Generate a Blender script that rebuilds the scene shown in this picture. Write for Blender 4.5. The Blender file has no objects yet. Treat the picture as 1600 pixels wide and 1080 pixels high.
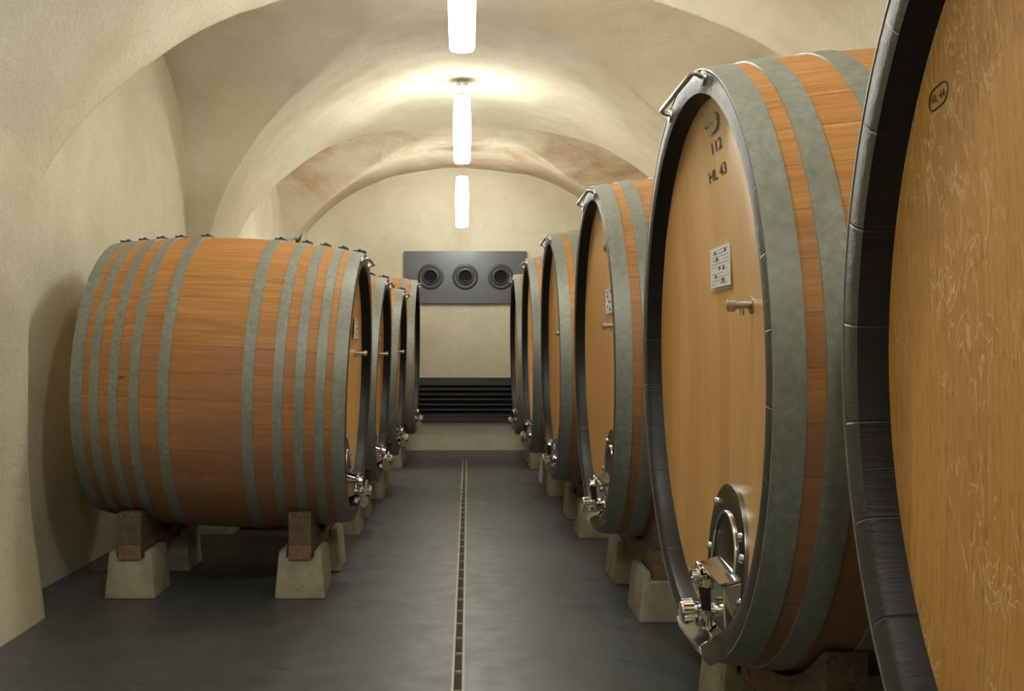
import bpy, math, random
import numpy as np
from mathutils import Vector, Matrix, Euler
random.seed(4)
C = bpy.context.scene.collection
H = 1.365          # camera height
F = 1700.0         # focal length in pixels of the 1600 px frame
PI = math.pi

# ------------------------------------------------------------------ materials
class NT:
    def __init__(s, name):
        s.m = bpy.data.materials.new(name); s.m.use_nodes = True
        s.t = s.m.node_tree; s.t.nodes.clear()
        s.out = s.t.nodes.new('ShaderNodeOutputMaterial')
        s.b = s.t.nodes.new('ShaderNodeBsdfPrincipled')
        s.t.links.new(s.b.outputs[0], s.out.inputs[0])
    def n(s, kind, **kw):
        nd = s.t.nodes.new('ShaderNode' + kind)
        for k, v in kw.items():
            if k.startswith('i_'):
                key = k[2:]
                key = int(key) if key.isdigit() else key.replace('_', ' ')
                s.put(v, nd.inputs[key])
            else: setattr(nd, k, v)
        return nd
    def put(s, v, sock):
        if isinstance(v, bpy.types.NodeSocket): s.t.links.new(v, sock)
        else: sock.default_value = v
    def math(s, op, a, b=0.0, c=None):
        nd = s.t.nodes.new('ShaderNodeMath'); nd.operation = op
        s.put(a, nd.inputs[0]); s.put(b, nd.inputs[1])
        if c is not None: s.put(c, nd.inputs[2])
        return nd.outputs[0]
    def mix(s, f, a, b, mode='MIX'):
        nd = s.t.nodes.new('ShaderNodeMix'); nd.data_type = 'RGBA'; nd.blend_type = mode
        s.put(f, nd.inputs[0]); s.put(a, nd.inputs[6]); s.put(b, nd.inputs[7])
        return nd.outputs[2]
    def ramp(s, f, pts):
        nd = s.t.nodes.new('ShaderNodeValToRGB')
        el = nd.color_ramp.elements
        while len(el) < len(pts): el.new(0.5)
        for e, (p, c) in zip(el, pts):
            e.position = p; e.color = c if len(c) == 4 else (*c, 1)
        s.put(f, nd.inputs[0]); return nd.outputs[0]
    def rng(s, v, a, b, c=0.0, d=1.0):
        nd = s.t.nodes.new('ShaderNodeMapRange'); nd.clamp = True
        s.put(v, nd.inputs[0]); 
        for i, q in enumerate((a, b, c, d)): s.put(q, nd.inputs[i+1])
        return nd.outputs[0]
    def noise(s, vec, scale, detail=4, rough=.55, dist=0.0):
        nd = s.t.nodes.new('ShaderNodeTexNoise')
        s.put(vec, nd.inputs['Vector']); nd.inputs['Scale'].default_value = scale
        nd.inputs['Detail'].default_value = detail; nd.inputs['Roughness'].default_value = rough
        nd.inputs['Distortion'].default_value = dist
        return nd.outputs['Fac']
    def coord(s, which='Object'):
        return s.t.nodes.new('ShaderNodeTexCoord').outputs[which]
    def mapping(s, vec, scale=(1,1,1), loc=(0,0,0)):
        nd = s.t.nodes.new('ShaderNodeMapping'); s.put(vec, nd.inputs[0])
        nd.inputs['Scale'].default_value = scale; nd.inputs['Location'].default_value = loc
        return nd.outputs[0]
    def sep(s, vec):
        nd = s.t.nodes.new('ShaderNodeSeparateXYZ'); s.put(vec, nd.inputs[0]); return nd.outputs
    def comb(s, x, y, z):
        nd = s.t.nodes.new('ShaderNodeCombineXYZ')
        for i, v in enumerate((x, y, z)): s.put(v, nd.inputs[i])
        return nd.outputs[0]
    def white(s, v):
        nd = s.t.nodes.new('ShaderNodeTexWhiteNoise'); nd.noise_dimensions = '1D'
        s.put(v, nd.inputs['W']); return nd.outputs['Value']
    def bump(s, h, strength=.3, dist=.01, prev=None):
        nd = s.t.nodes.new('ShaderNodeBump'); nd.inputs['Strength'].default_value = strength
        nd.inputs['Distance'].default_value = dist; s.put(h, nd.inputs['Height'])
        if prev is not None: s.put(prev, nd.inputs['Normal'])
        return nd.outputs[0]
    def fin(s, color=None, rough=None, metal=None, normal=None, spec=None, coat=None):
        b = s.b.inputs
        if color is not None: s.put(color if isinstance(color, bpy.types.NodeSocket) else (*color, 1), b['Base Color'])
        if rough is not None: s.put(rough, b['Roughness'])
        if metal is not None: s.put(metal, b['Metallic'])
        if normal is not None: s.put(normal, b['Normal'])
        if spec is not None: s.put(spec, b['Specular IOR Level'])
        if coat is not None: b['Coat Weight'].default_value = coat; b['Coat Roughness'].default_value = .4
        return s.m

def lin(r, g, b):
    f = lambda c: (c/255/12.92) if c <= 10 else ((c/255+.055)/1.055)**2.4
    return (f(r), f(g), f(b))

def objrand(t):
    return t.t.nodes.new('ShaderNodeObjectInfo').outputs['Random']

def m_plaster():
    t = NT('lime_plaster'); geo = t.t.nodes.new('ShaderNodeNewGeometry').outputs['Position']
    n1 = t.noise(geo, .9, 5, .6, .4); n2 = t.noise(geo, 4.5, 6, .65, .6)
    base = t.ramp(n1, [(.3, lin(194,188,163)), (.52, lin(208,203,181)), (.75, lin(217,213,195))])
    base = t.mix(t.rng(n2, .45, .75, 0, .22), base, (*lin(170,158,130), 1))
    # brown damp stains on the far vaults
    x, y, z = t.sep(geo)
    m = t.math('MULTIPLY', t.rng(y, 11.4, 12.8), t.rng(z, H+1.4, H+2.1)); m = t.math('MULTIPLY', m, t.rng(y, 14.85, 14.895, 1, .12))
    n3 = t.noise(t.mapping(geo, (1, .75, .9)), 1.3, 6, .68, 1.1)
    st = t.math('MULTIPLY', m, t.math('MAXIMUM', t.rng(n3, .42, .66, 0, .8), t.math('MULTIPLY', t.rng(y, 13.4, 14.6), t.rng(n3, .3, .5, .2, .75))))
    base = t.mix(st, base, (*lin(170,140,102), 1))
    m2 = t.math('MULTIPLY', t.rng(y, 3.5, 5.5), t.rng(z, H+1.5, H+2.2))
    n4 = t.noise(t.mapping(geo, (1, .6, 1), (3, 7, 1)), .9, 6, .7, .8)
    base = t.mix(t.math('MULTIPLY', m2, t.rng(n4, .52, .74, 0, .22)), base, (*lin(180,158,124), 1))
    pits = t.noise(geo, 55, 3, .6); 
    base = t.mix(t.rng(pits, .66, .74, 0, .3), base, (*lin(140,122,88), 1))
    wv = t.noise(t.mapping(geo, (1, 1, 1)), 9, 6, .62, 1.6)
    b = t.bump(wv, .26, .05); b = t.bump(t.noise(geo, 42, 5, .6, .8), .4, .012, b)
    return t.fin(base, .93, 0, b, .2)

def m_floor():
    t = NT('dark_floor_coating'); p = t.coord('Object')
    n1 = t.noise(p, 1.1, 6, .6, .5); n2 = t.noise(p, 7, 5, .6)
    c = t.ramp(n1, [(.3, lin(66,70,72)), (.6, lin(79,82,83)), (.8, lin(92,94,92))])
    # scratches
    s = t.noise(t.mapping(p, (1.2, 14, 1)), 3, 3, .5, 2.2)
    s2 = t.noise(t.mapping(p, (1, 1, 1), (4, 2, 0)), 2.0, 3, .5, 3.5)
    line = t.rng(t.math('ABSOLUTE', t.math('SUBTRACT', s2, .5)), 0, .004, 1, 0)
    line = t.math('MULTIPLY', line, t.rng(s, .5, .7))
    c = t.mix(t.math('MULTIPLY', line, .45), c, (*lin(150,150,146), 1))
    fine = t.noise(p, 60, 4, .6)
    c = t.mix(t.rng(fine, .62, .72, 0, .18), c, (*lin(120,120,118), 1))
    r = t.rng(n2, .3, .7, .34, .5)
    return t.fin(c, r, 0, t.bump(t.noise(p, 38, 4, .6), .18, .006), .5)

def stave_nodes(t, N, p):
    x, y, z = t.sep(p)
    a = t.math('MULTIPLY', t.math('ARCTAN2', y, z), N/(2*PI))
    a = t.math('ADD', a, 100.0)
    idx = t.math('FLOOR', a); fr = t.math('FRACT', a)
    edge = t.math('MINIMUM', fr, t.math('SUBTRACT', 1.0, fr))
    return x, y, z, a, idx, edge

def m_body(N, name):
    t = NT(name); p = t.coord('Object'); rnd = t.math('MULTIPLY', objrand(t), 50)
    x, y, z, a, idx, edge = stave_nodes(t, N, p)
    w = t.white(t.math('ADD', idx, t.math('FLOOR', rnd)))
    gv = t.comb(t.math('ADD', t.math('MULTIPLY', x, 1.3), t.math('MULTIPLY', w, 40)), t.math('MULTIPLY', a, 4.0), rnd)
    g = t.noise(gv, 2.2, 6, .65, .7)
    big = t.noise(t.mapping(p, (1, 1, 1)), 2.3, 4, .6)
    c = t.ramp(g, [(.28, lin(158,106,56)), (.5, lin(186,132,74)), (.72, lin(204,156,94))])
    c = t.mix(t.rng(w, 0, 1, 0, .5), c, (*lin(152,100,58), 1))
    # darker underside: some wine stain, mostly shade put into the wood colour
    st = t.math('ADD', t.math('MULTIPLY', z, -1.0), t.math('MULTIPLY', t.math('SUBTRACT', big, .5), 1.1))
    st = t.math('ADD', st, t.math('MULTIPLY', t.math('SUBTRACT', w, .5), .35))
    c = t.mix(t.rng(st, -.25, .4, 0, .8), c, (*lin(146,108,90), 1))
    fleck = t.noise(t.comb(t.math('MULTIPLY', x, 9), t.math('MULTIPLY', a, 2.2), 0.0), 2.6, 3, .6, 1.5)
    c = t.mix(t.rng(fleck, .66, .72, 0, .3), c, (*lin(228,180,120), 1))
    kn = t.noise(t.comb(t.math('MULTIPLY', x, 2.4), t.math('MULTIPLY', a, 1.1), rnd), 2.4, 2, .5)
    c = t.mix(t.rng(kn, .77, .81, 0, .7), c, (*lin(70,42,28), 1))
    dk = t.noise(t.mapping(p, (1, .6, 1.6)), 5.0, 6, .75, .6)
    c = t.mix(t.rng(dk, .60, .74, 0, .45), c, (*lin(96,66,44), 1))
    seam = t.rng(edge, 0, .018, 1, 0)
    c = t.mix(t.math('MULTIPLY', seam, .55), c, (*lin(80,46,26), 1))
    bh = t.math('SUBTRACT', t.math('MULTIPLY', g, .4), seam)
    return t.fin(c, t.rng(g, .3, .7, .42, .55), 0, t.bump(bh, .25, .004), .4)

def m_head(name, figure=0.0, wid=.135):
    f_ = (lambda a, b, c: lin(a-14, b-18, c-26)) if figure else lin
    t = NT(name); p = t.coord('Object'); rnd = t.math('MULTIPLY', objrand(t), 50)
    x, y, z = t.sep(p)
    a = t.math('ADD', t.math('DIVIDE', y, wid), 60.37)
    idx = t.math('FLOOR', a); fr = t.math('FRACT', a)
    edge = t.math('MINIMUM', fr, t.math('SUBTRACT', 1.0, fr))
    w = t.white(t.math('ADD', idx, t.math('FLOOR', rnd)))
    gv = t.comb(t.math('MULTIPLY', a, 6.0), t.math('ADD', t.math('MULTIPLY', z, .8), t.math('MULTIPLY', w, 30)), rnd)
    g = t.noise(gv, 2.4, 7, .62, .45)
    c = t.ramp(g, [(.25, f_(210,157,88)), (.5, f_(230,181,108)), (.75, f_(238,196,126))])
    c = t.mix(t.rng(w, 0, 1, 0, .6), c, (*lin(202,150,86), 1))
    blot = t.noise(p, 2.2, 4, .6)
    c = t.mix(t.rng(blot, .5, .8, 0, .25), c, (*lin(170,112,62), 1))
    if figure:
        fv = t.comb(t.math('MULTIPLY', y, 7.0), t.math('MULTIPLY', z, 2.2), 0.0)
        f = t.noise(fv, 2.1, 4, .55, 2.6)
        ln = t.rng(t.math('ABSOLUTE', t.math('SUBTRACT', f, .5)), 0, .028, 1, 0)
        msk = t.rng(t.noise(p, 5.5, 3, .5), .42, .55)
        c = t.mix(t.math('MULTIPLY', t.math('MULTIPLY', ln, msk), figure), c, (*lin(250,218,160), 1))
        pores = t.noise(t.comb(t.math('MULTIPLY', y, 60), t.math('MULTIPLY', z, 9), 0.0), 2, 4, .6)
        c = t.mix(t.rng(pores, .52, .68, 0, .45), c, (*lin(140,92,48), 1))
    seam = t.rng(edge, 0, .012, 1, 0)
    seam = t.math('MULTIPLY', seam, t.rng(w, .35, .6, .15, 1))
    c = t.mix(t.math('MULTIPLY', seam, .7), c, (*lin(92,58,30), 1))
    bh = t.math('SUBTRACT', t.math('MULTIPLY', g, .3), seam)
    return t.fin(c, t.rng(g, .3, .7, .34, .44), 0, t.bump(bh, .12, .003), .6, .8)

def m_hoop():
    t = NT('galvanised_hoop_steel'); p = t.coord('Object')
    x, y, z = t.sep(p)
    n = t.noise(p, 34, 5, .7); n2 = t.noise(p, 4, 4, .6)
    c = t.ramp(n, [(.3, lin(124,128,122)), (.55, lin(150,154,147)), (.75, lin(174,176,168))])
    c = t.mix(t.rng(n2, .35, .7, 0, .5), c, (*lin(130,131,118), 1))
    return t.fin(c, t.rng(n, .3, .7, .42, .6), .25, t.bump(n, .12, .002), .5)

def m_chime(N, name, c0, c1, bs, sp):
    t = NT(name); p = t.coord('Object')
    x, y, z, a, idx, edge = stave_nodes(t, N, p)
    seam = t.rng(edge, 0, .016, 1, 0)
    g = t.noise(t.comb(t.math('MULTIPLY', a, 5.0), t.math('MULTIPLY', t.math('SQRT', t.math('ADD', t.math('MULTIPLY', y, y), t.math('MULTIPLY', z, z))), 26), t.math('MULTIPLY', idx, 3.1)), 2.0, 5, .65, 1.6)
    c = t.mix(t.rng(g, .35, .7), (*c0, 1), (*c1, 1))
    bh = t.math('SUBTRACT', t.math('MULTIPLY', g, .7), seam)
    return t.fin(c, t.rng(g, .3, .7, .34, .46), 0, t.bump(bh, bs, .007), sp)

def m_concrete():
    t = NT('cast_concrete'); p = t.coord('Object'); r = t.math('MULTIPLY', objrand(t), 20)
    q = t.n('VectorMath', operation='ADD', i_0=p); t.put(t.comb(r, r, 0.0), q.inputs[1]); q = q.outputs[0]
    n = t.noise(q, 7, 6, .65); pit = t.noise(q, 75, 2, .5)
    c = t.ramp(n, [(.3, lin(134,130,112)), (.55, lin(164,160,140)), (.8, lin(182,178,160))])
    c = t.mix(t.rng(pit, .66, .72, 0, .6), c, (*lin(84,80,68), 1))
    return t.fin(c, .9, 0, t.bump(t.math('SUBTRACT', n, t.rng(pit, .62, .72, 0, .6)), .35, .006), .25)

def m_timber(name, a, b, rings=1.0):
    t = NT(name); p = t.coord('Object'); r = t.math('MULTIPLY', objrand(t), 20)
    x, y, z = t.sep(p)
    g = t.noise(t.comb(t.math('ADD', t.math('MULTIPLY', x, 14), r), t.math('MULTIPLY', y, 2.5), t.math('MULTIPLY', z, 16)), 2.0, 6, .65, 1.2)
    c = t.ramp(g, [(.3, a), (.7, b)])
    k = t.noise(p, 16, 3, .6)
    c = t.mix(t.rng(k, .62, .7, 0, .6), c, (*lin(48,32,24), 1))
    return t.fin(c, .75, 0, t.bump(g, .3, .006), .3)

def m_simple(name, col, rough, metal=0.0, nscale=0, amt=.15):
    t = NT(name); p = t.coord('Object')
    n = t.noise(p, nscale or 20, 4, .6)
    dark = tuple(c*(1-amt) for c in col)
    c = t.mix(n, (*dark, 1), (*col, 1))
    return t.fin(c, rough, metal)

def m_emit(name, col, s):
    t = NT(name)
    t.fin((.9,.9,.9), .4)
    t.b.inputs['Emission Color'].default_value = (*col, 1)
    x, y, z = t.sep(t.coord('Generated')); t.put(t.rng(z, .35, 1.0, s, s*.2), t.b.inputs['Emission Strength'])
    return t.m

def m_panel():
    t = NT('blackened_steel_sheet'); p = t.coord('Object')
    n = t.noise(t.mapping(p, (1, 1, 3)), 3, 4, .6)
    c = t.mix(n, (*lin(70,72,73), 1), (*lin(86,88,89), 1))
    return t.fin(c, t.rng(n, .3, .7, .3, .42), .6)

def m_plastic():
    t = NT('clear_plastic_sleeve')
    t.fin((.85,.85,.85), .18); t.b.inputs['Alpha'].default_value = .12
    return t.m

M = dict(plaster=m_plaster(), floor=m_floor(), body=m_body(44, 'oak_staves_large'), body_s=m_body(38, 'oak_staves_small'),
         head=m_head('oak_head_boards'), head_fig=m_head('oak_head_boards_figured', .9, .12), hoop=m_hoop(),
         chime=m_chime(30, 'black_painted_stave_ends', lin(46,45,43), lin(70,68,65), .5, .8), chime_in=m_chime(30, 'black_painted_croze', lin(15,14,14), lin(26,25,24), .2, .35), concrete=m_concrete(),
         beam=m_timber('red_brown_timber', lin(108,86,70), lin(146,118,94)),
         wedge=m_timber('dark_old_timber', lin(82,70,58), lin(118,102,84)),
         steel=m_simple('polished_stainless', (.72,.71,.68), .12, 1.0), steel_dark=m_simple('dark_stainless', (.28,.28,.27), .25, 1.0),
         iron=m_simple('handle_steel', (.55,.53,.49), .35, 1.0), blk=m_simple('black_plastic', (.015,.015,.015), .4),
         buckle=m_simple('dark_iron', (.09,.085,.08), .5, .6), paper=m_simple('paper', lin(236,234,236), .7, 0, 8, .05),
         ink=m_simple('black_stencil_ink', (.03,.028,.025), .6), print=m_simple('printed_ink', lin(120,118,122), .7),
         plaque=m_simple('tin_plaque', lin(176,170,146), .35, .5), sleeve=m_plastic(),
         lamp=m_emit('opal_lamp_glass', (.992, .98, .925), 27.0), lamp_far=m_emit('opal_lamp_glass_far', (.992, .98, .925), 21.0), chrome=m_simple('canopy_metal', (.6,.6,.6), .3, 1.0),
         cord=m_simple('lamp_cord', lin(210,205,195), .5), panel=m_panel(), vent=m_simple('matt_black_vent', (.034,.034,.036), .4),
         hole_shade=m_simple('duct_shade', (.002,.002,.002), .9), drain=m_simple('worn_drain_steel', lin(176,168,150), .5, .15),
         slot=m_simple('channel_bottom', lin(80,70,58), .8), brass=m_simple('brass_bushing', lin(190,150,90), .3, .9), drip=m_simple('dull_drain_ring', lin(92,92,88), .5, .3))

# ------------------------------------------------------------------ mesh helpers
class MB:
    def __init__(s): s.v = []; s.f = []
    def add(s, vs, fs):
        o = len(s.v); s.v += [tuple(v) for v in vs]; s.f += [tuple(i+o for i in f) for f in fs]; return s
    def box(s, x0, x1, y0, y1, z0, z1, top=None):
        # top: (dx, dy) inset of the top face
        dx, dy = top or (0, 0)
        return s.add([(x0,y0,z0),(x1,y0,z0),(x1,y1,z0),(x0,y1,z0),(x0+dx,y0+dy,z1),(x1-dx,y0+dy,z1),(x1-dx,y1-dy,z1),(x0+dx,y1-dy,z1)],
              [(3,2,1,0),(4,5,6,7),(0,1,5,4),(1,2,6,5),(2,3,7,6),(3,0,4,7)])
    def lathe(s, prof, n=32, origin=(0,0,0), axis='x', closed=False, caps=True):
        vs = []; fs = []; o = Vector(origin)
        for (t, r) in prof:
            for k in range(n):
                a = 2*PI*k/n; p, q = r*math.sin(a), r*math.cos(a)
                vs.append(o + Vector({'x': (t, p, q), 'y': (p, t, q), 'z': (p, q, t)}[axis]))
        m = len(prof)
        for i in range(m if closed else m-1):
            j = (i+1) % m
            for k in range(n):
                l = (k+1) % n
                fs.append((i*n+k, j*n+k, j*n+l, i*n+l))
        if caps and not closed:
            fs.append(tuple(range(n))); fs.append(tuple((m-1)*n+k for k in reversed(range(n))))
        return s.add(vs, fs)
    def tube(s, pts, r, n=10, closed=False):
        pts = [Vector(p) for p in pts]; m = len(pts); vs = []; fs = []
        up = Vector((0,0,1)); prev = None
        rs = r if isinstance(r, (list, tuple)) else [r]*m
        for i, p in enumerate(pts):
            a = pts[(i-1) % m] if (closed or i > 0) else p; b = pts[(i+1) % m] if (closed or i < m-1) else p
            d = (b-a).normalized()
            if prev is None:
                u = d.cross(up if abs(d.z) < .9 else Vector((1,0,0))).normalized()
            else:
                u = (prev - d*prev.dot(d)).normalized()
            prev = u; w = d.cross(u)
            for k in range(n):
                t = 2*PI*k/n; vs.append(p + (u*math.cos(t) + w*math.sin(t))*rs[i])
        for i in range(m if closed else m-1):
            j = (i+1) % m
            for k in range(n):
                l = (k+1) % n; fs.append((i*n+k, j*n+k, j*n+l, i*n+l))
        if not closed:
            fs.append(tuple(reversed(range(n)))); fs.append(tuple((m-1)*n+k for k in range(n)))
        return s.add(vs, fs)
    def prism(s, poly, a, b, axis='x'):
        # poly in the plane normal to axis, extruded a..b ; x: (y,z)
        n = len(poly)
        f = {'x': lambda t, p: (t, p[0], p[1]), 'y': lambda t, p: (p[0], t, p[1]), 'z': lambda t, p: (p[0], p[1], t)}[axis]
        vs = [f(a, p) for p in poly] + [f(b, p) for p in poly]
        fs = [tuple(range(n)), tuple(reversed(range(n, 2*n)))] + [(i, n+i, n+(i+1) % n, (i+1) % n) for i in range(n)]
        return s.add(vs, fs)
    def build(s, name, mat, parent=None, smooth=None, bevel=0, loc=(0,0,0), seg=2):
        me = bpy.data.meshes.new(name); me.from_pydata(s.v, [], s.f); me.validate()
        import bmesh
        bm = bmesh.new(); bm.from_mesh(me); bmesh.ops.recalc_face_normals(bm, faces=bm.faces)
        if bevel:
            es = [e for e in bm.edges if len(e.link_faces) == 2 and e.calc_face_angle(0) > .5]
            bmesh.ops.bevel(bm, geom=es, offset=bevel, segments=seg, profile=.6, affect='EDGES', clamp_overlap=True)
        bm.to_mesh(me); bm.free()
        me.materials.append(mat)
        if smooth is not None:
            for p in me.polygons: p.use_smooth = True
            me.set_sharp_from_angle(angle=math.radians(smooth))
        o = bpy.data.objects.new(name, me); C.objects.link(o); o.location = loc
        if parent: o.parent = parent
        return o

def tag(o, label=None, cat=None, group=None, kind=None):
    if label: o['label'] = label
    if cat: o['category'] = cat
    if group: o['group'] = group
    if kind: o['kind'] = kind
    return o
def empty(name, loc=(0,0,0), rot=(0,0,0)):
    o = bpy.data.objects.new(name, None); C.objects.link(o); o.location = loc; o.rotation_euler = rot
    o.empty_display_size = .1; return o
def copy_tree(o, parent=None):
    c = o.copy(); C.objects.link(c)
    if parent: c.parent = parent
    for ch in [k for k in C.objects if k.parent == o]:
        copy_tree(ch, c)
    return c
def plain(c):
    for k in [k for k in C.objects if k.parent == c and k.name.startswith(('stencil_lettering', 'oval_plaque'))]:
        for g in [g for g in C.objects if g.parent == k]: bpy.data.objects.remove(g)
        bpy.data.objects.remove(k)
    return c
def text_mesh(s, name, mat, parent, width, height, place, bold=.0):
    """flat lettering fitted to width x height; place maps (u, v) (right, up) in metres to a local point"""
    cu = bpy.data.curves.new(name, 'FONT'); cu.body = s; cu.size = 1; cu.offset = bold
    cu.fill_mode = 'FRONT'; cu.resolution_u = 3
    o = bpy.data.objects.new('tmp', cu); C.objects.link(o)
    bpy.context.view_layer.update()
    me = bpy.data.meshes.new_from_object(o.evaluated_get(bpy.context.evaluated_depsgraph_get()))
    bpy.data.objects.remove(o)
    xs = [v.co.x for v in me.vertices]; ys = [v.co.y for v in me.vertices]
    x0, x1, y0, y1 = min(xs), max(xs), min(ys), max(ys)
    for v in me.vertices:
        v.co = place(((v.co.x-x0)/(x1-x0)-.5)*width, ((v.co.y-y0)/(y1-y0)-.5)*height)
    me.name = name; me.materials.clear(); me.materials.append(mat)
    ob = bpy.data.objects.new(name, me); C.objects.link(ob); ob.parent = parent
    return ob

# ------------------------------------------------------------------ the vault
BAYS = [ # centre y, near half table (dy -> rise above eye level), far half table
 (2.70, [(0,2.48),(.4,2.36),(.8,2.08),(1.15,1.75),(1.55,1.3),(1.80,.9)], [(0,2.48),(.45,2.45),(1.25,2.18),(1.6,1.75),(1.80,.9)]),
 (7.45, [(0,2.48),(.4,2.33),(.8,2.02),(1.15,1.68),(1.59,1.25),(1.86,.9)], [(0,2.48),(.45,2.45),(.9,2.34),(1.25,2.16),(1.6,1.72),(1.79,.95)]),
 (12.30,[(0,2.48),(.3,2.45),(.7,2.33),(1.1,2.12),(1.35,1.90),(1.83,1.40),(2.10,1.0)], [(0,2.48),(.3,2.45),(.7,2.34),(1.1,2.16),(1.5,1.86),(1.85,1.5),(2.30,1.0)]),
]
def mono(tab):
    xs = np.array([a for a, _ in tab]); ys = np.array([b for _, b in tab])
    d = np.diff(ys)/np.diff(xs); m = np.zeros(len(xs))
    for i in range(1, len(xs)-1):
        m[i] = 0 if d[i-1]*d[i] <= 0 else 2*d[i-1]*d[i]/(d[i-1]+d[i])
    m[-1] = d[-1]*1.2
    def f(q):
        q = np.clip(q, xs[0], xs[-1]); i = np.clip(np.searchsorted(xs, q, side='right')-1, 0, len(xs)-2)
        h = xs[i+1]-xs[i]; t = (q-xs[i])/h
        return ((2*t**3-3*t**2+1)*ys[i]+(t**3-2*t**2+t)*h*m[i]+(-2*t**3+3*t**2)*ys[i+1]+(t**3-t**2)*h*m[i+1])
    return f
BF = [(c, mono(a), a[-1][0], mono(b), b[-1][0]) for c, a, b in BAYS]
def zc(y):
    y = np.asarray(y, float); z = np.full(y.shape, .5)
    for c, fa, ha, fb, hb in BF:
        near = (y <= c) & (y >= c-ha); far = (y > c) & (y <= c+hb)
        z = np.where(near, fa(np.abs(y-c)), z); z = np.where(far, fb(np.abs(y-c)), z)
    return z
fR = mono([(0,2.5),(.5,2.45),(.9,2.34),(1.25,2.17),(1.6,1.94),(1.86,1.72),(2.02,1.50),(2.13,1.25)])
fB = mono([(0,2.5),(.8,2.41),(1.2,2.29),(1.65,2.05),(2.0,1.74),(2.2,1.5)])
def zm(x, y):
    x = np.asarray(x, float); y = np.asarray(y, float); ax = np.abs(x)
    L = .5+2.0*np.sqrt(np.clip(1-(ax/2.2)**2, 0, 1)); L = np.where(ax > 2.13, 1.0-(ax-2.13)*5, L)
    R = np.where(ax > 2.13, 1.25-(ax-2.13)*5, fR(np.clip(ax, 0, 2.13)))
    k = np.clip((y-13.2)/1.2, 0, 1); k = k*k*(3-2*k)
    L = L*(1-k)+fB(np.clip(ax, 0, 2.2))*k; R = R*(1-k)+fB(np.clip(ax, 0, 2.2))*k
    return np.where(x < 0, L, R)
def zceil(x, y):
    a = zm(x, y); b = zc(y); k = .014
    h = np.clip(.5+.5*(a-b)/k, 0, 1)
    return b*(1-h)+a*h+k*h*(1-h)
Y0, YB = -3.0, 14.9
def axis_pts(lo, hi, step, hot, rad, fine):
    p = [lo]; 
    while p[-1] < hi:
        s = step
        for h in hot:
            if abs(p[-1]-h) < rad: s = fine
        p.append(p[-1]+s)
    p[-1] = hi
    return np.array(p)
hotx = [-2.13, 2.13]; hoty = []
for c, _, ha, _, hb in BF: hoty += [c-ha, c+hb]
xs = axis_pts(-2.44, 2.44, .03, hotx, .22, .01); ys = axis_pts(Y0, YB+.02, .03, hoty, .25, .012)
X, Y = np.meshgrid(xs, ys); Z = zceil(X, Y)+H
rng = np.random.default_rng(3)
def lumps(X, Y, amp, L, seed):
    r = np.random.default_rng(seed); o = 0
    for k in range(7):
        a, b = r.uniform(-1, 1, 2)*2*PI/L; o = o+np.sin(a*X+b*Y+r.uniform(0, 6))
    return o*amp/2.6
Z = Z+lumps(X, Y, .010, .9, 1)+lumps(X, Y, .003, .3, 2)
nx, ny = len(xs), len(ys)
verts = np.stack([X, Y, Z], -1).reshape(-1, 3)
i = np.arange(ny-1)[:, None]*nx+np.arange(nx-1)[None, :]
quads = np.stack([i, i+nx, i+nx+1, i+1], -1).reshape(-1, 4)
me = bpy.data.meshes.new('ceiling'); me.from_pydata(verts.tolist(), [], quads.tolist())
me.materials.append(M['plaster']); me.polygons.foreach_set('use_smooth', [True]*len(me.polygons))
ceil = bpy.data.objects.new('ceiling', me); C.objects.link(ceil); tag(ceil, kind='structure')

def wall_strip(name, sign):
    """plan polyline of piers and recesses, swept upwards with batter"""
    edges = []
    for c, _, ha, _, hb in BF: edges += [(c-ha, c+hb)]
    plan = []; y = Y0
    def seg(y0, y1, kind, st=.12):
        n = max(1, int((y1-y0)/st)); return [(kind, y0+(y1-y0)*k/n) for k in range(n+1)]
    for a, b in edges:
        plan += seg(y, a-.03, 'p'); plan += [('c', a)]
        plan += [('m', a), ]
        plan += seg(a, b, 'r'); plan += [('m', b), ('c', b)]; y = b+.03
    plan += seg(y, YB+.02, 'p')
    zs = [k/24 for k in range(25)]
    vs = []; nz = len(zs)
    for kind, y in plan:
        pierx = 2.13; zm_ = float(zm(np.array(sign*2.13), np.array(y)))
        top = H+zm_+(.03 if kind in 'p' else 0)
        if kind == 'c': top = H+zm_
        if kind == 'r': top = H+2.62
        if kind == 'm': top = H+1.3
        for t in zs:
            z = -.02+t*(top+.02)
            bulge = .095*math.sin(min(1, max(0, z/2.35))*PI)**1.0 if sign < 0 else .05*math.sin(min(1, max(0, z/2.35))*PI)
            px = 2.13+bulge; rx = 2.40-.08*min(1, max(0, z)/1.9)
            if kind == 'p': x = px
            elif kind == 'c': x = px+.012
            elif kind == 'm': x = px*.5+rx*.5
            else: x = rx
            x += .006*math.sin(3.1*z+2.3*y)+.004*math.sin(7*z-5*y)
            vs.append((sign*x, y, z))
    fs = []
    for k in range(len(plan)-1):
        for j in range(nz-1):
            fs.append((k*nz+j, (k+1)*nz+j, (k+1)*nz+j+1, k*nz+j+1))
    mb = MB(); mb.add(vs, fs); o = mb.build(name, M['plaster'], smooth=50); tag(o, kind='structure'); return o
wall_strip('wall_left', -1); wall_strip('wall_right', 1)
tag(MB().box(-2.6, 2.6, YB, YB+.2, -.05, H+2.75).build('wall_far', M['plaster']), kind='structure')
tag(MB().box(-2.6, 2.6, Y0-.2, Y0, -.05, H+2.75).build('wall_near', M['plaster']), kind='structure')

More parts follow.
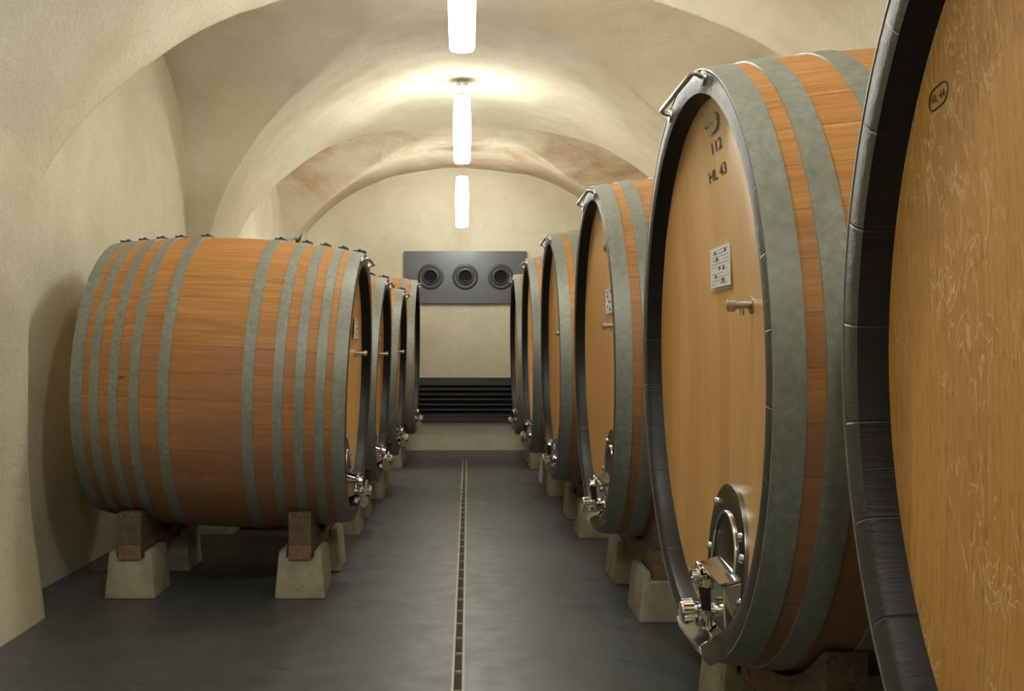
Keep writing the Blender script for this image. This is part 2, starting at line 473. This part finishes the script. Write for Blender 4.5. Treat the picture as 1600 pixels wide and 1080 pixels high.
# floor with the slot left open for the drain channel
def drx(y): return -.018+(y-4.36)*(.052/9.4)
DE = 13.72; hw = .026
fl = MB(); 
fl.add([(-2.6,Y0,0),(drx(Y0)-hw,Y0,0),(drx(DE)-hw,DE,0),(-2.6,DE,0)], [(0,1,2,3)])
fl.add([(drx(Y0)+hw,Y0,0),(2.6,Y0,0),(2.6,DE,0),(drx(DE)+hw,DE,0)], [(0,1,2,3)])
fl.add([(-2.6,DE,0),(2.6,DE,0),(2.6,YB+.02,0),(-2.6,YB+.02,0)], [(0,1,2,3)])
fl.add([(-2.6,Y0,-.12),(2.6,Y0,-.12),(2.6,YB,-.12),(-2.6,YB,-.12)], [(0,1,2,3)])
tag(fl.build('floor', M['floor']), kind='structure')
dr = empty('floor_drain', (drx(5), 5, 0)); tag(dr, 'narrow steel slot drain running down the middle of the dark floor', 'drain')
o5 = (-drx(5), -5, 0)
for s in (-1, 1):
    r = MB(); a, b = Y0, DE
    e = s*hw
    pts = lambda y, z: [(drx(y)+e-s*.010, y, z), (drx(y)+e+s*.001, y, z)]
    r.add(pts(a, -.06)+pts(b, -.06)+pts(a, .003)+pts(b, .003), [(0,1,3,2),(4,6,7,5),(0,4,5,1),(2,3,7,6),(0,2,6,4),(1,5,7,3)])
    r.build('rail', M['drain'], dr, loc=o5)
y = 4.1
while y < DE:
    MB().box(drx(y)-hw+.012, drx(y)+hw-.012, y-.005, y+.005, -.012, -.001).build('crossbar', M['drain'], dr, loc=o5); y += .27
ch = MB(); ch.add([(drx(Y0)-hw,Y0,-.06),(drx(Y0)+hw,Y0,-.06),(drx(DE)+hw,DE,-.06),(drx(DE)-hw,DE,-.06),(drx(DE)-hw,DE,0),(drx(DE)+hw,DE,0)], [(0,1,2,3),(3,2,5,4)])
ch.build('channel', M['slot'], dr, loc=o5)
rd = empty('drain_cover', (-2.24, 6.75, 0)); tag(rd, 'small round drain cover in the floor by the left wall', 'drain')
MB().lathe([(0,.075),(.006,.072),(.006,.052),(.001,.05),(0,.0)][:4]+[(.001,.001)], 32, axis='z').build('ring', M['drip'], rd, smooth=40)
MB().lathe([(.0015,.046),(.004,.044),(.004,.001)], 24, axis='z').build('plug', M['floor'], rd, smooth=40)

# ------------------------------------------------------------------ casks
def make_cask(R, rb, L, hoops, N, body_m, head_m, buckles, layout):
    """axis along x, front head at x = -L/2; children sit on the axis"""
    root = empty('wine_cask'); ax = (0, 0, rb)
    R0 = R-.007
    rad = lambda x: rb-.007-(rb-.007-R0)*min(1.1, abs(x/(L/2))**2.0)
    NS = 128
    prof = [(x, rad(x)) for x in np.linspace(-L/2+.016, L/2-.016, 41)]
    prof += [(L/2-.016, R0-.05), (-L/2+.016, R0-.05)]
    MB().lathe(prof, NS, closed=True, caps=False).build('body', body_m, root, smooth=40, loc=ax)
    ri = R-.085; s0 = .062; dish = layout.get('dish', .055)
    def hx(u, z):
        return -L/2+s0+dish*(1-min(1, (u*u+z*z)/(ri*ri)))
    for sg in (1, -1):
        hp = [(sg*(-L/2+s0+dish*(1-(r/ri)**2)), r) for r in np.linspace(.002, ri+.004, 14)]
        hp = hp+[(sg*(-L/2+s0+.04+dish), ri+.004)]
        MB().lathe(hp, NS, caps=True).build('head', head_m if sg == 1 else M['head'], root, smooth=30, loc=ax)
        cp = [(sg*(-L/2+.006), R0-.001), (sg*(-L/2+.001), R0-.006), (sg*(-L/2-.0015), R-.035), (sg*(-L/2-.0015), R-.060), (sg*(-L/2+.004), R-.077), (sg*(-L/2+.018), ri+.002), (sg*(-L/2+s0+.006), ri), (sg*(-L/2+s0+.006), R0-.03)]
        co_ = MB().lathe(cp, NS, closed=True, caps=False).build('chime', M['chime'], root, smooth=35, loc=ax)
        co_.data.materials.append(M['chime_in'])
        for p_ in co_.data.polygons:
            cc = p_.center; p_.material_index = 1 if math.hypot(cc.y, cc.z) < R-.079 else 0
    for (a, b) in hoops:
        th = .006
        pr = [(x, rad(x)+.0005) for x in np.linspace(a, b, 5)]
        pr += [(x, rad(x)+th) for x in np.linspace(b-.001, a+.001, 5)]
        hp = MB().lathe(pr, NS, closed=True, caps=False).build('hoop', M['hoop'], root, smooth=40, loc=ax)
        if buckles:
            xm = (a+b)/2; r = rad(xm)+th; bk = MB()
            w = (b-a)/2
            bk.box(-w*1.05, w*1.05, -.05, .05, -.004, .006)
            bk.lathe([(.006,.011),(.014,.011),(.017,.006)], 8, axis='z', origin=(0, .012, 0))
            bk.lathe([(.006,.008),(.011,.008)], 8, axis='z', origin=(0, -.025, 0))
            bk.build('hoop_buckle', M['buckle'], hp, loc=(xm, 0, r+.003))
    # pull handle on top of the chime
    hd = MB(); A = math.radians(layout.get('hand', 17)); rr = R-.03
    P = lambda a, r, x: (x, -math.sin(a)*r, math.cos(a)*r)
    x0 = -L/2
    e0 = Vector(P(-A, rr+.018, x0-.036)); e1 = Vector(P(A, rr+.018, x0-.036))
    pts = [P(-A, rr, x0+.002), P(-A, rr+.014, x0-.026), e0+(e1-e0)*.03, e0+(e1-e0)*.5, e0+(e1-e0)*.97, P(A, rr+.014, x0-.026), P(A, rr, x0+.002)]
    hd.tube(pts, .0085, 10)
    for a in (-A, A):
        q = P(a, rr, x0-.002); hd.lathe([(-.006,.024),(.004,.026)], 16, origin=q)
    hd.build('handle', M['iron'], root, smooth=50, loc=ax)
    # arch-shaped door plate low on the head
    k = layout['k']; uc = layout['door']; zt, zb = -.385*k, -.80*k; hwid = .235*k
    zmid = zt-hwid*.95
    xp = hx(uc, (zt+zb)/2)-.004; xq = min(hx(uc-hwid, zb), hx(uc+hwid, zb), hx(uc, zb))-.004
    def arch(hw_, top, bot, n=20, sq=.95):
        zs_ = top-hw_*sq
        return [(uc-hw_, bot)]+[(uc-hw_*math.cos(PI*i/n), zs_+hw_*sq*math.sin(PI*i/n)) for i in range(n+1)]+[(uc+hw_, bot)]
    xp = xq+.008
    pl = MB(); pl.prism(arch(hwid, zt, zb+.06), xp-.006, xp+.03)
    def conform(mb):
        mb.v = [(x+min(hx(uc-hwid, z), hx(uc+hwid, z))-.006-xp, y, z) for x, y, z in mb.v]; return mb
    conform(pl)
    door = pl.build('door_plate', M['steel_dark'], root, smooth=30, bevel=.003, loc=ax)
    rdg = MB(); ap = arch(hwid*.63, zt-.09*k, zb+.14)
    rdg.tube([(xp-.010, u, z) for u, z in ap], .007, 8)
    conform(rdg).build('door_rib', M['steel'], door, smooth=60)
    for (bu, bz) in ((.6, -.075), (-.75, -.14), (.88, -.235), (-.88, -.33), (-.88, -.2)):
        bl = MB().lathe([(0,.015),(-.007,.013),(-.012,.007),(-.014,.001)], 14, origin=(xp-.006, uc+bu*hwid, zt+bz*k))
        conform(bl).build('bolt', M['steel'], door, smooth=50)
    # housing below the door, with clamp screw
    hb = MB(); xf = xp-.055
    z1, z0 = -.655*k, -.83*k+.0
    u0, u1 = uc-.215*k, uc+.06*k
    hb.add([(xf,u0,z0+.02),(xf,u1,z0+.02),(xp,u1,z0),(xp,u0,z0),(xf,u0+.02,z1-.015),(xf,u1,z1-.015),(xp,u1,z1),(xp,u0,z1)],
           [(0,1,2,3),(4,5,6,7),(0,1,5,4),(1,2,6,5),(2,3,7,6),(3,0,4,7)])
    hs = hb.build('tap_housing', M['steel'], root, bevel=.004, loc=ax)
    cl = MB(); cl.add([(xf-.012,u1+.02,z1),(xf-.012,u0-.0,z1-.012),(xp,u0,z1+.004),(xp,u1+.02,z1+.018),(xf-.012,u1+.02,z1+.006),(xf-.012,u0,z1-.004),(xp,u0,z1+.012),(xp,u1+.02,z1+.026)],
           [(0,1,2,3),(4,5,6,7),(0,1,5,4),(1,2,6,5),(2,3,7,6),(3,0,4,7)])
    cl.build('clamp_bar', M['steel'], root, loc=ax)
    kn = MB(); kc = (xf-.012, u1+.0, z1-.035)
    kn.lathe([(.09,.012),(0.0,.012),(0.0,.046),(-.008,.048),(-.012,.046),(-.012,.024),(-.03,.022),(-.034,.012),(-.036,.001)], 20, origin=kc)
    for t in range(3):
        a = t*2*PI/3+.4; kn.tube([(kc[0]-.022, kc[1], kc[2]), (kc[0]-.03, kc[1]+.03*math.sin(a), kc[2]+.03*math.cos(a))], [.009,.006], 8)
    kn.build('clamp_screw', M['steel'], root, smooth=40, loc=ax)
    vz = -.785*k; vu = uc-.02*k
    vb = MB(); o_ = (0, vu, vz)
    vb.lathe([(xf+.01,.03),(xf-.012,.032),(xf-.014,.022),(xf-.03,.022),(xf-.032,.03),(xf-.042,.03),(xf-.044,.024),(xf-.062,.024),(xf-.064,.020)], 24, origin=o_)
    vb.lathe([(-.045,.018),(.03,.018),(.032,.012),(.042,.012)], 16, axis='z', origin=(xf-.03, vu, vz))
    vb.build('valve', M['steel'], root, smooth=40, loc=ax)
    kp = MB(); n_ = 48; rr_ = [(.041 if (i//2) % 2 else .037) for i in range(n_)]
    ring = [(vu+rr_[i]*math.sin(2*PI*i/n_), vz+rr_[i]*math.cos(2*PI*i/n_)) for i in range(n_)]
    kp.prism(ring, xf-.088, xf-.056); kp.lathe([(xf-.088,.033),(xf-.094,.031),(xf-.095,.001)], 24, origin=o_)
    kp.build('valve_cap', M['steel'], root, smooth=35, loc=ax)
    lv = MB(); lu = vu-.19
    lv.tube([(xf-.03, vu, vz), (xf-.04, lu+.01, vz-.005), (xf-.045, lu, vz+.02), (xf-.05, lu-.008, vz+.05)], [.009,.008,.007,.006], 8)
    lvo = lv.build('valve_lever', M['steel'], root, smooth=50, loc=ax)
    MB().add([(xf-.055,lu-.004,vz+.045),(xf-.045,lu-.016,vz+.045),(xf-.055,lu-.028,vz+.12),(xf-.038,lu-.0,vz+.12),
              (xf-.065,lu+.004,vz+.045),(xf-.056,lu+.006,vz+.045),(xf-.075,lu+.012,vz+.12),(xf-.058,lu+.016,vz+.12)],
             [(0,1,3,2),(4,6,7,5),(0,2,6,4),(1,5,7,3),(0,4,5,1),(2,3,7,6)]).build('lever_grip', M['blk'], lvo, bevel=.002)
    # drip tray: folded sheet with two rounded wings
    tr = MB(); th = .0025; ua, ub = uc+.07*k, uc-.28*k; zt_ = -.85*k
    xa, xb_ = -L/2-.005, -L/2-.082
    n = 10
    prof_t = []
    for i in range(n+1):
        t = i/n; prof_t.append((xa+.01+(xb_-xa)*t, zt_-.035*math.sin(t*PI*.55)+.03*max(0, t-.75)*4))
    for i in range(n):
        (x1, w1), (x2, w2) = prof_t[i], prof_t[i+1]
        tr.add([(x1,ua,w1),(x1,ub,w1),(x2,ub,w2),(x2,ua,w2),(x1,ua,w1-th),(x1,ub,w1-th),(x2,ub,w2-th),(x2,ua,w2-th)],
               [(0,1,2,3),(4,5,6,7),(0,1,5,4),(2,3,7,6),(1,2,6,5),(0,3,7,4)])
    for uu in (ua, ub):
        poly = [(x_, z_) for x_, z_ in prof_t]
        top = [(xb_+.005+(xa-xb_)*i/8, zt_+.012+.028*math.sin(PI*min(1, .15+.85*i/8))) for i in range(9)]
        tr.prism([(a_, b_) for a_, b_ in poly+top], uu-th, uu+th, axis='y')
    tr.tube([(xf+.02, uc-.05, zt_+.045), (xa, uc-.05, zt_+.012)], .012, 10)
    tr.build('drip_tray', M['steel'], root, smooth=30, loc=ax)
    # sampling tap
    su, sz = layout['samp']; sx = hx(su, sz)
    sp = MB()
    sp.lathe([(0,.026),(-.006,.026),(-.008,.012),(-.05,.012),(-.052,.019),(-.072,.019),(-.074,.014),(-.078,.001)], 16, origin=(sx, 0, 0))
    sp.tube([(sx-.03, 0, 0), (sx-.03, 0, -.03)], .007, 8)
    sp.build('sampling_tap', M['iron'], root, smooth=40, loc=(0, su, rb+sz))
    # record card in a clear sleeve
    cu_, cz_, cw, chh = layout['card']; cx = hx(cu_, cz_)-.006
    cd = empty_child = MB().box(cx-.0012, cx+.0012, -cw/2, cw/2, -chh*.5, chh*.36).build('record_card', M['paper'], root, loc=(0, cu_, rb+cz_))
    sl = MB().box(cx-.0032, cx+.0022, -cw/2-.008, cw/2+.008, -chh*.5-.01, chh*.5).build('sleeve', M['sleeve'], cd)
    pr = MB(); rg = random.Random(7)
    for row in range(11):
        zz = chh*(.30-.073*row)
        u = -cw*.44
        while u < cw*.42:
            w = rg.uniform(.01, .05)*cw/.29
            if rg.random() < .75: pr.box(cx-.0019, cx-.0012, u, min(u+w, cw*.45), zz-.0012, zz+.0012)
            u += w+.012
    pr.build('printed_lines', M['print'], cd)
    hwr = MB()
    for (a_, b_, s_) in ((-.28,.25,1),(.25,.25,1),(-.2,.10,1.4),(-.05,-.1,1),(.15,-.12,1.2),(-.25,-.27,1),(.1,-.38,1.6)):
        pt = [(cx-.002, -(a_*cw+i*.006*s_), b_*chh+(.006 if i % 2 else -.005)*s_) for i in range(5)]
        hwr.tube(pt, .0011, 5)
    hwr.build('handwriting', M['ink'], cd)
    # local frame: outward = -x so reading left to right runs along -y
    for (s, u, z, w, h_) in layout.get('text', []):
        t_ = text_mesh(s, 'stencil_lettering', M['ink'], root, w, h_, lambda a, b, u=u, z=z: (hx(u-a, z+b)-.0015, u-a, z+b), .016)
        t_.location = ax
    if 'plaque' in layout:
        pu, pz = layout['plaque']; px = hx(pu, pz)-.004
        n = 40; el = [(pu+.088*math.cos(2*PI*i/n), pz+.033*math.sin(2*PI*i/n)) for i in range(n)]
        pm = MB(); n = 40; rings = (.0, .25, .5, .75, 1.0); pv = [(px-.003, pu+.088*q*math.cos(2*PI*i/n), pz+.033*q*math.sin(2*PI*i/n)) for q in rings[1:] for i in range(n)]+[(px+.004, pu+.088*math.cos(2*PI*i/n), pz+.033*math.sin(2*PI*i/n)) for i in range(n)]+[(px-.003, pu, pz)]
        pm.add(pv, [(k*n+i, (k+1)*n+i, (k+1)*n+(i+1) % n, k*n+(i+1) % n) for k in range(4) for i in range(n)]+[(5*n, i, (i+1) % n) for i in range(n)]); pm.v = [(x+hx(y, z)-hx(pu, pz), y, z) for x, y, z in pm.v]
        pq = pm.build('oval_plaque', M['plaque'], root, smooth=40, loc=ax)
        nn = MB()
        for s in (-1, 1): nn.lathe([(0,.005),(-.003,.004),(-.004,.001)], 10, origin=(px-.002, pu+s*.078, pz))
        nn.tube([(px-.0026, pu+s, pz+.006*math.sin(s*90)) for s in np.linspace(-.06, .06, 16)], .0012, 5)
        nn.build('plaque_screws', M['ink'], pq)
    return root

BR, BRB, BL = .96, 1.022, 1.50
hb_ = [(0, .08), (.127, .20), (.319, .394)]
hoopsB = [(-BL/2+a, -BL/2+b) for a, b in hb_]; hoopsB += [(-b, -a) for a, b in hoopsB]
SR, SRB, SL = .80, .865, 1.456
hs_ = [(0, .070), (.108, .160), (.214, .266), (.325, .379), (.478, .538)]
hoopsS = [(-SL/2+a, -SL/2+b) for a, b in hs_]; hoopsS += [(-b, -a) for a, b in hoopsS]

def place(root, Xf, y0, zf, right, R, rb, L, tilt, scale=1.0):
    rot = Euler((0, -tilt, 0 if right else PI)); Rm = rot.to_matrix()
    front = Vector((Xf, y0, zf)); root.scale = (scale,)*3
    root.rotation_euler = rot
    root.location = front-Rm@(Vector((-L/2, 0, rb))*scale)
    return root

layB = dict(k=1.0, door=-.15, samp=(-.36, .18), card=(.0, .335, .27, .155), dish=.055)
layB2 = dict(layB); layB2.update(text=[('112', -.085, .715, .145, .037), ('HL 43', -.055, .63, .245, .038)], plaque=(-.07, .79), samp=(-.385, .18))
layB3 = dict(layB); layB3.update(text=[('HL 4', -.02, .62, .20, .038)], plaque=(-.015, .80), samp=(-.19, .18))
layB1 = dict(layB); layB1.update(text=[])
layS = dict(k=.82, door=-.12, samp=(-.5, .2), card=(-.40, .37, .22, .15), dish=.05)

TB = math.radians(1.0); TS = math.radians(2.4)
casks = []
right_y = [1.22, 3.64, 6.10, 8.555, 10.82, 13.19]; right_x = [.76, .766, .727, .688, .645, .625]
c2 = make_cask(BR, BRB, BL, hoopsB, 44, M['body'], M['head'], False, layB2)
tag(c2, 'big oak cask with grey hoops, stencilled 112 HL 43 on its head', 'cask', 'right row of casks')
place(c2, right_x[1], right_y[1], H-.045, True, BR, BRB, BL, TB)
c1 = make_cask(BR, BRB, BL, hoopsB, 44, M['body'], M['head_fig'], False, layB1)
tag(c1, 'nearest cask at the right edge, wide black rim, small handwritten loop on its head', 'cask', 'right row of casks')
place(c1, right_x[0], right_y[0], H-.045, True, BR, BRB, BL, TB)
# handwritten mark in a loop on the nearest head
def hx1(u, z): return -BL/2+.062+.055*(1-min(1, (u*u+z*z)/((BR-.085)**2)))
mk = MB(); mu, mz = .655, .482
loop = [(mu+.033*math.cos(a)*(1.0 if math.cos(a) < 0 else .9), mz+(.021+.004*math.sin(2*a+1))*math.sin(a)-.010*math.cos(a)) for a in np.linspace(0, 2*PI, 25)[:-1]]
mk.tube([(hx1(u, z)-.001, u, z) for u, z in loop], .0011, 5, closed=True)
mk.build('marker_loop', M['ink'], c1, loc=(0, 0, BRB))
tm = text_mesh('HL 44', 'handwritten_mark', M['ink'], c1, .046, .014, lambda a, b: (hx1(mu-a, mz+b)-.0015, mu-a, mz+b+a*.15), .0)
tm.location = (0, 0, BRB)
c3 = make_cask(BR, BRB, BL, hoopsB, 44, M['body'], M['head'], False, layB3)
tag(c3, 'third cask from the right edge, its card and sampling tap close to the near rim', 'cask', 'right row of casks')
place(c3, right_x[2], right_y[2], H-.047, True, BR, BRB, BL, TB)
labs = ['fourth cask from the right edge, two grey hoops showing behind its black rim', 'fifth cask from the right edge, second from the far wall on that side',
        'last cask of the right row, a thin sliver beside the far wall grille']
for j, lb in enumerate(labs):
    k = j+3; c = plain(copy_tree(c3)); c['label'] = lb
    place(c, right_x[k], right_y[k], H-.047, True, BR, BRB, BL, TB)
s1 = make_cask(SR, SRB, SL, hoopsS, 38, M['body_s'], M['head'], True, layS)
tag(s1, 'ten-hooped oak cask seen side on, nearest on the left', 'cask', 'left row of casks')
place(s1, -.612, 6.525, H-.218, False, SR, SRB, SL, TS)
for lb, x, y, z in (('second cask on the left, just behind the ten-hooped side-on cask', -.617, 8.60, H-.228), ('third cask on the left, between the second and the last', -.585, 10.55, H-.212)):
    c = copy_tree(s1); c['label'] = lb; place(c, x, y, z, False, SR, SRB, SL, TS)
c4 = plain(copy_tree(c3)); c4['label'] = 'last and larger cask of the left row, in front of the far wall'; c4['group'] = 'left row of casks'
place(c4, -.547, 13.2, H-.078, False, BR, BRB, BL, TB, .964)

# ------------------------------------------------------------------ saddles and blocks
def block(loc, w, d, h, label, group, nx=0):
    """cast block, tapered, with a notch along y for the beam; w across x, d along y"""
    tp = .022; n = .075; nd = h-.045
    mb = MB()
    poly_b = [(-w/2, 0), (w/2, 0), (w/2-tp, h), (n, h), (n, nd), (-n, nd), (-n, h), (-w/2+tp, h)]
    vs = []
    for (yy, ins) in ((-d/2, 0), (d/2, 0)):
        for (a, b) in poly_b: vs.append((a, yy*(1-.1*b/h), b))
    k = len(poly_b)
    fs = [tuple(range(k)), tuple(reversed(range(k, 2*k)))]+[(i, k+i, k+(i+1) % k, (i+1) % k) for i in range(k)]
    mb.add(vs, fs); o = mb.build('concrete_block', M['concrete'], bevel=.012, loc=loc, smooth=50); tag(o, label, 'block', group)
    return o
def saddle(xc, y0, cz, r, zlo, zseam, ztop, half, wid, label, group):
    root = empty('cask_saddle', (xc, y0, zlo)); tag(root, label, 'timber support', group)
    arc = lambda d: cz-math.sqrt(max(0, r*r-d*d))
    n = 28; ds = [-half+2*half*i/n for i in range(n+1)]
    poly = [(d, min(zseam, arc(d))-zlo) for d in ds]
    MB().prism([(-half, 0), (half, 0)]+poly[::-1], -wid/2, wid/2).build('beam', M['beam'], root, bevel=.004)
    for s in (-1, 1):
        # wedge from the end inwards until the arc meets the seam
        d0 = half; din = math.sqrt(max(.01, r*r-(cz-zseam)**2))
        if din > d0-.03: continue
        dd = [d0-(d0-din)*i/10 for i in range(11)]
        top = [(s*d, min(ztop, arc(d))-zlo) for d in dd]
        MB().prism([(s*din, zseam-zlo), (s*d0, zseam-zlo)]+top[:-1], -wid/2, wid/2).build('wedge', M['wedge'], root, bevel=.005)
    return root
ordinal = ['nearest', 'second', 'third', 'fourth', 'fifth', 'sixth']
def supports(side, k, Xf, y0, czf, R, rb, L, tilt, scale, zlo, zseam, ztop, half, offs, bd, bh, wid=.125, who=''):
    sg = 1 if side == 'right' else -1
    for oi, off in enumerate(offs):
        xc = Xf+sg*off*scale
        xl = -L/2+off; rr = (rb-(rb-R)*(xl/(L/2))**2)*scale
        cz = czf+off*scale*math.sin(tilt)
        pos = 'front' if oi == 0 else 'rear'
        saddle(xc, y0, cz, rr+.003, zlo, zseam, ztop, half, wid, f'{pos} timber saddle under the {who}', 'timber cask saddles')
        for e, nm in ((-1, 'near'), (1, 'far')):
            block((xc, y0+e*(half-.17), 0), .28, .40 if side == 'right' else .34, bh, f'concrete block under the {nm} end of the {pos} saddle of the {who}', 'concrete blocks')
whoR = ['nearest right cask', 'cask stencilled 112', 'third right cask', 'fourth right cask', 'fifth right cask', 'last right cask']
for k in range(6):
    supports('right', k, right_x[k], right_y[k], H-.046, BR, BRB, BL, TB, 1, .205, .355, .53, .62, (.30, 1.2), .4, .25, who=whoR[k])
for k, (x, y, dz, who) in enumerate(((-.612, 6.525, .218, 'side-on left cask'), (-.617, 8.60, .228, 'second left cask'), (-.585, 10.55, .212, 'third left cask'))):
    supports('left', k, x, y, H-dz, SR, SRB, SL, TS, 1, .215, .295, .475, .55, (.28, 1.215), .3, .26, who=who)
supports('left', 3, -.547, 13.2, H-.078, BR, BRB, BL, TB, .964, .205, .355, .53, .6, (.30, 1.2), .4, .25, who='last left cask')

# ------------------------------------------------------------------ lamps
def lamp(y, zb, ln, label, x=0.0, r=.080, mat='lamp'):
    zc_ = H+float(zceil(np.array([x]), np.array([y]))[0]); root = empty('pendant_lamp', (x, y, zc_)); tag(root, label, 'lamp', 'tubular pendant lamps')
    t = H+zb+ln-zc_; b = H+zb-zc_
    pr = [(b, r*.55), (b+.004, r*.85), (b+.02, r*.93), (b+ln*.3, r), (b+ln*.62, r*1.05), (b+ln*.9, r*.93), (t-.012, r*.88), (t-.002, r*.80), (t, r*.5)]
    MB().lathe(pr, 40, axis='z').build('lamp_shade', M[mat], root, smooth=50)
    MB().lathe([(t-.016, r*.885), (t+.002, r*.82), (t+.006, r*.5), (t+.012, .012)], 32, axis='z').build('added_shade_cap', M['chrome'], root, smooth=40)  # opaque cap added to weaken the lamp's hot spot on the ceiling
    MB().tube([(0,0,t-.002),(0,0,-.03)], .0028, 6).build('cord', M['cord'], root)
    MB().lathe([(-.012,.052),(-.028,.055),(-.046,.05),(-.05,.01)], 28, axis='z').build('canopy', M['chrome'], root, smooth=40)
lamp(6.4, 1.765, .63, 'nearest glowing tube lamp, cut by the top of the picture')
lamp(10.1, 1.74, .63, 'middle glowing tube lamp with its round canopy in view', mat='lamp_far')
lamp(13.4, 1.52, .63, 'lowest glowing tube lamp, furthest away above the wall panel', mat='lamp_far')
lamp(3.0, 1.76, .63, 'glowing tube lamp above the viewer, out of the picture')
lamp(-.5, 1.76, .63, 'glowing tube lamp behind the viewer, out of the picture')

for nm, loc, e in (('recess_fill_light', (-2.15, 12.05, 1.80), 13), ('recess_fill_light', (2.15, 12.05, 1.85), 7), ('recess_fill_light', (2.15, 7.6, 2.0), 7)):  # added fill lights without fixtures, hidden behind casks to brighten the recesses
    ld = bpy.data.lights.new(nm, 'POINT'); ld.energy = e; ld.color = (1, .95, .86); ld.shadow_soft_size = .08
    lo = bpy.data.objects.new(nm, ld); C.objects.link(lo); lo.location = loc
# ------------------------------------------------------------------ far wall ventilation
px2x = lambda p: (p-722)*YB/F
px2z = lambda p: H+(548-p)*YB/F
vp = empty('vent_panel', (px2x(727), YB, px2z(475))); tag(vp, 'dark steel panel with three round air nozzles high on the far wall', 'vent')
bx = Vector(vp.location)
w2 = (px2x(822)-px2x(632))/2; hh = px2z(393)-px2z(475)
MB().box(-w2, w2, -.05, 0.0, 0, hh).build('panel', M['panel'], vp, bevel=.003)
for p in (673, 727, 782):
    cx = px2x(p)-bx.x; cz_ = px2z(433)-bx.z
    nz = MB().lathe([(-.05,.172),(-.066,.174),(-.078,.166),(-.08,.150),(-.066,.146),(-.064,.120),(-.080,.116),(-.096,.110),(-.098,.092),(-.085,.086),(-.060,.082),(-.052,.08)], 48, axis='y', caps=False, origin=(cx, 0, cz_)).build('nozzle', M['vent'], vp, smooth=35)
    MB().lathe([(-.0505,.082),(-.056,.081),(-.057,.001)], 32, axis='y', origin=(cx, 0, cz_)).build('nozzle_dark_disc', M['hole_shade'], nz)  # black disc closing the nozzle, the duct's shade put into its colour
    MB().prism([(cx-.06, cz_-.055), (cx+.06, cz_-.055), (cx+.05, cz_-.062), (cx-.05, cz_-.062)], -.062, -.057, 'y').build('damper', M['vent'], nz)
gr = empty('air_grille', (px2x(727), YB, px2z(658))); tag(gr, 'wide black louvred air grille low on the far wall', 'vent')
gh = px2z(590)-px2z(658); g2 = w2
fr = MB(); fr.box(-g2, g2, -.10, 0, gh-.105, gh); fr.box(-g2, g2, -.10, 0, 0, .075); fr.box(-g2, -g2+.05, -.10, 0, .075, gh-.105); fr.box(g2-.05, g2, -.10, 0, .075, gh-.105)
fr.box(-g2+.05, g2-.05, -.02, 0, .075, gh-.105)
fr.build('frame', M['vent'], gr, bevel=.003)
sb = MB(); ns = 6; z_0 = .075; dz = (gh-.18)/ns
for i in range(ns):
    z = z_0+dz*i
    sb.prism([(-.112, z+dz*.05), (-.104, z+dz*.05), (-.025, z+dz*.85), (-.025, z+dz*.98), (-.112, z+dz*.22)], -g2+.03, g2-.03)
sb.build('louvres', M['vent'], gr, bevel=.002)

# ------------------------------------------------------------------ camera, world, view
cam = bpy.data.cameras.new('camera'); co = bpy.data.objects.new('camera', cam); C.objects.link(co)
co.location = (0, 0, H); co.rotation_euler = (PI/2, 0, 0)
cam.sensor_width = 36; cam.lens = F/1600*36
cam.shift_x = (800-722)/1600; cam.shift_y = (548-540)/1600; cam.clip_start = .02
sc = bpy.context.scene; sc.camera = co
w = bpy.data.worlds.new('world'); sc.world = w; w.use_nodes = True
w.node_tree.nodes['Background'].inputs[0].default_value = (1, .95, .88, 1); w.node_tree.nodes['Background'].inputs[1].default_value = .02
sc.view_settings.view_transform = 'Standard'; sc.view_settings.look = 'None'
sc.view_settings.exposure = 1.84; sc.view_settings.gamma = 1.0; sc.view_settings.use_curve_mapping = False
sc.cycles.max_bounces = 12; sc.cycles.diffuse_bounces = 6
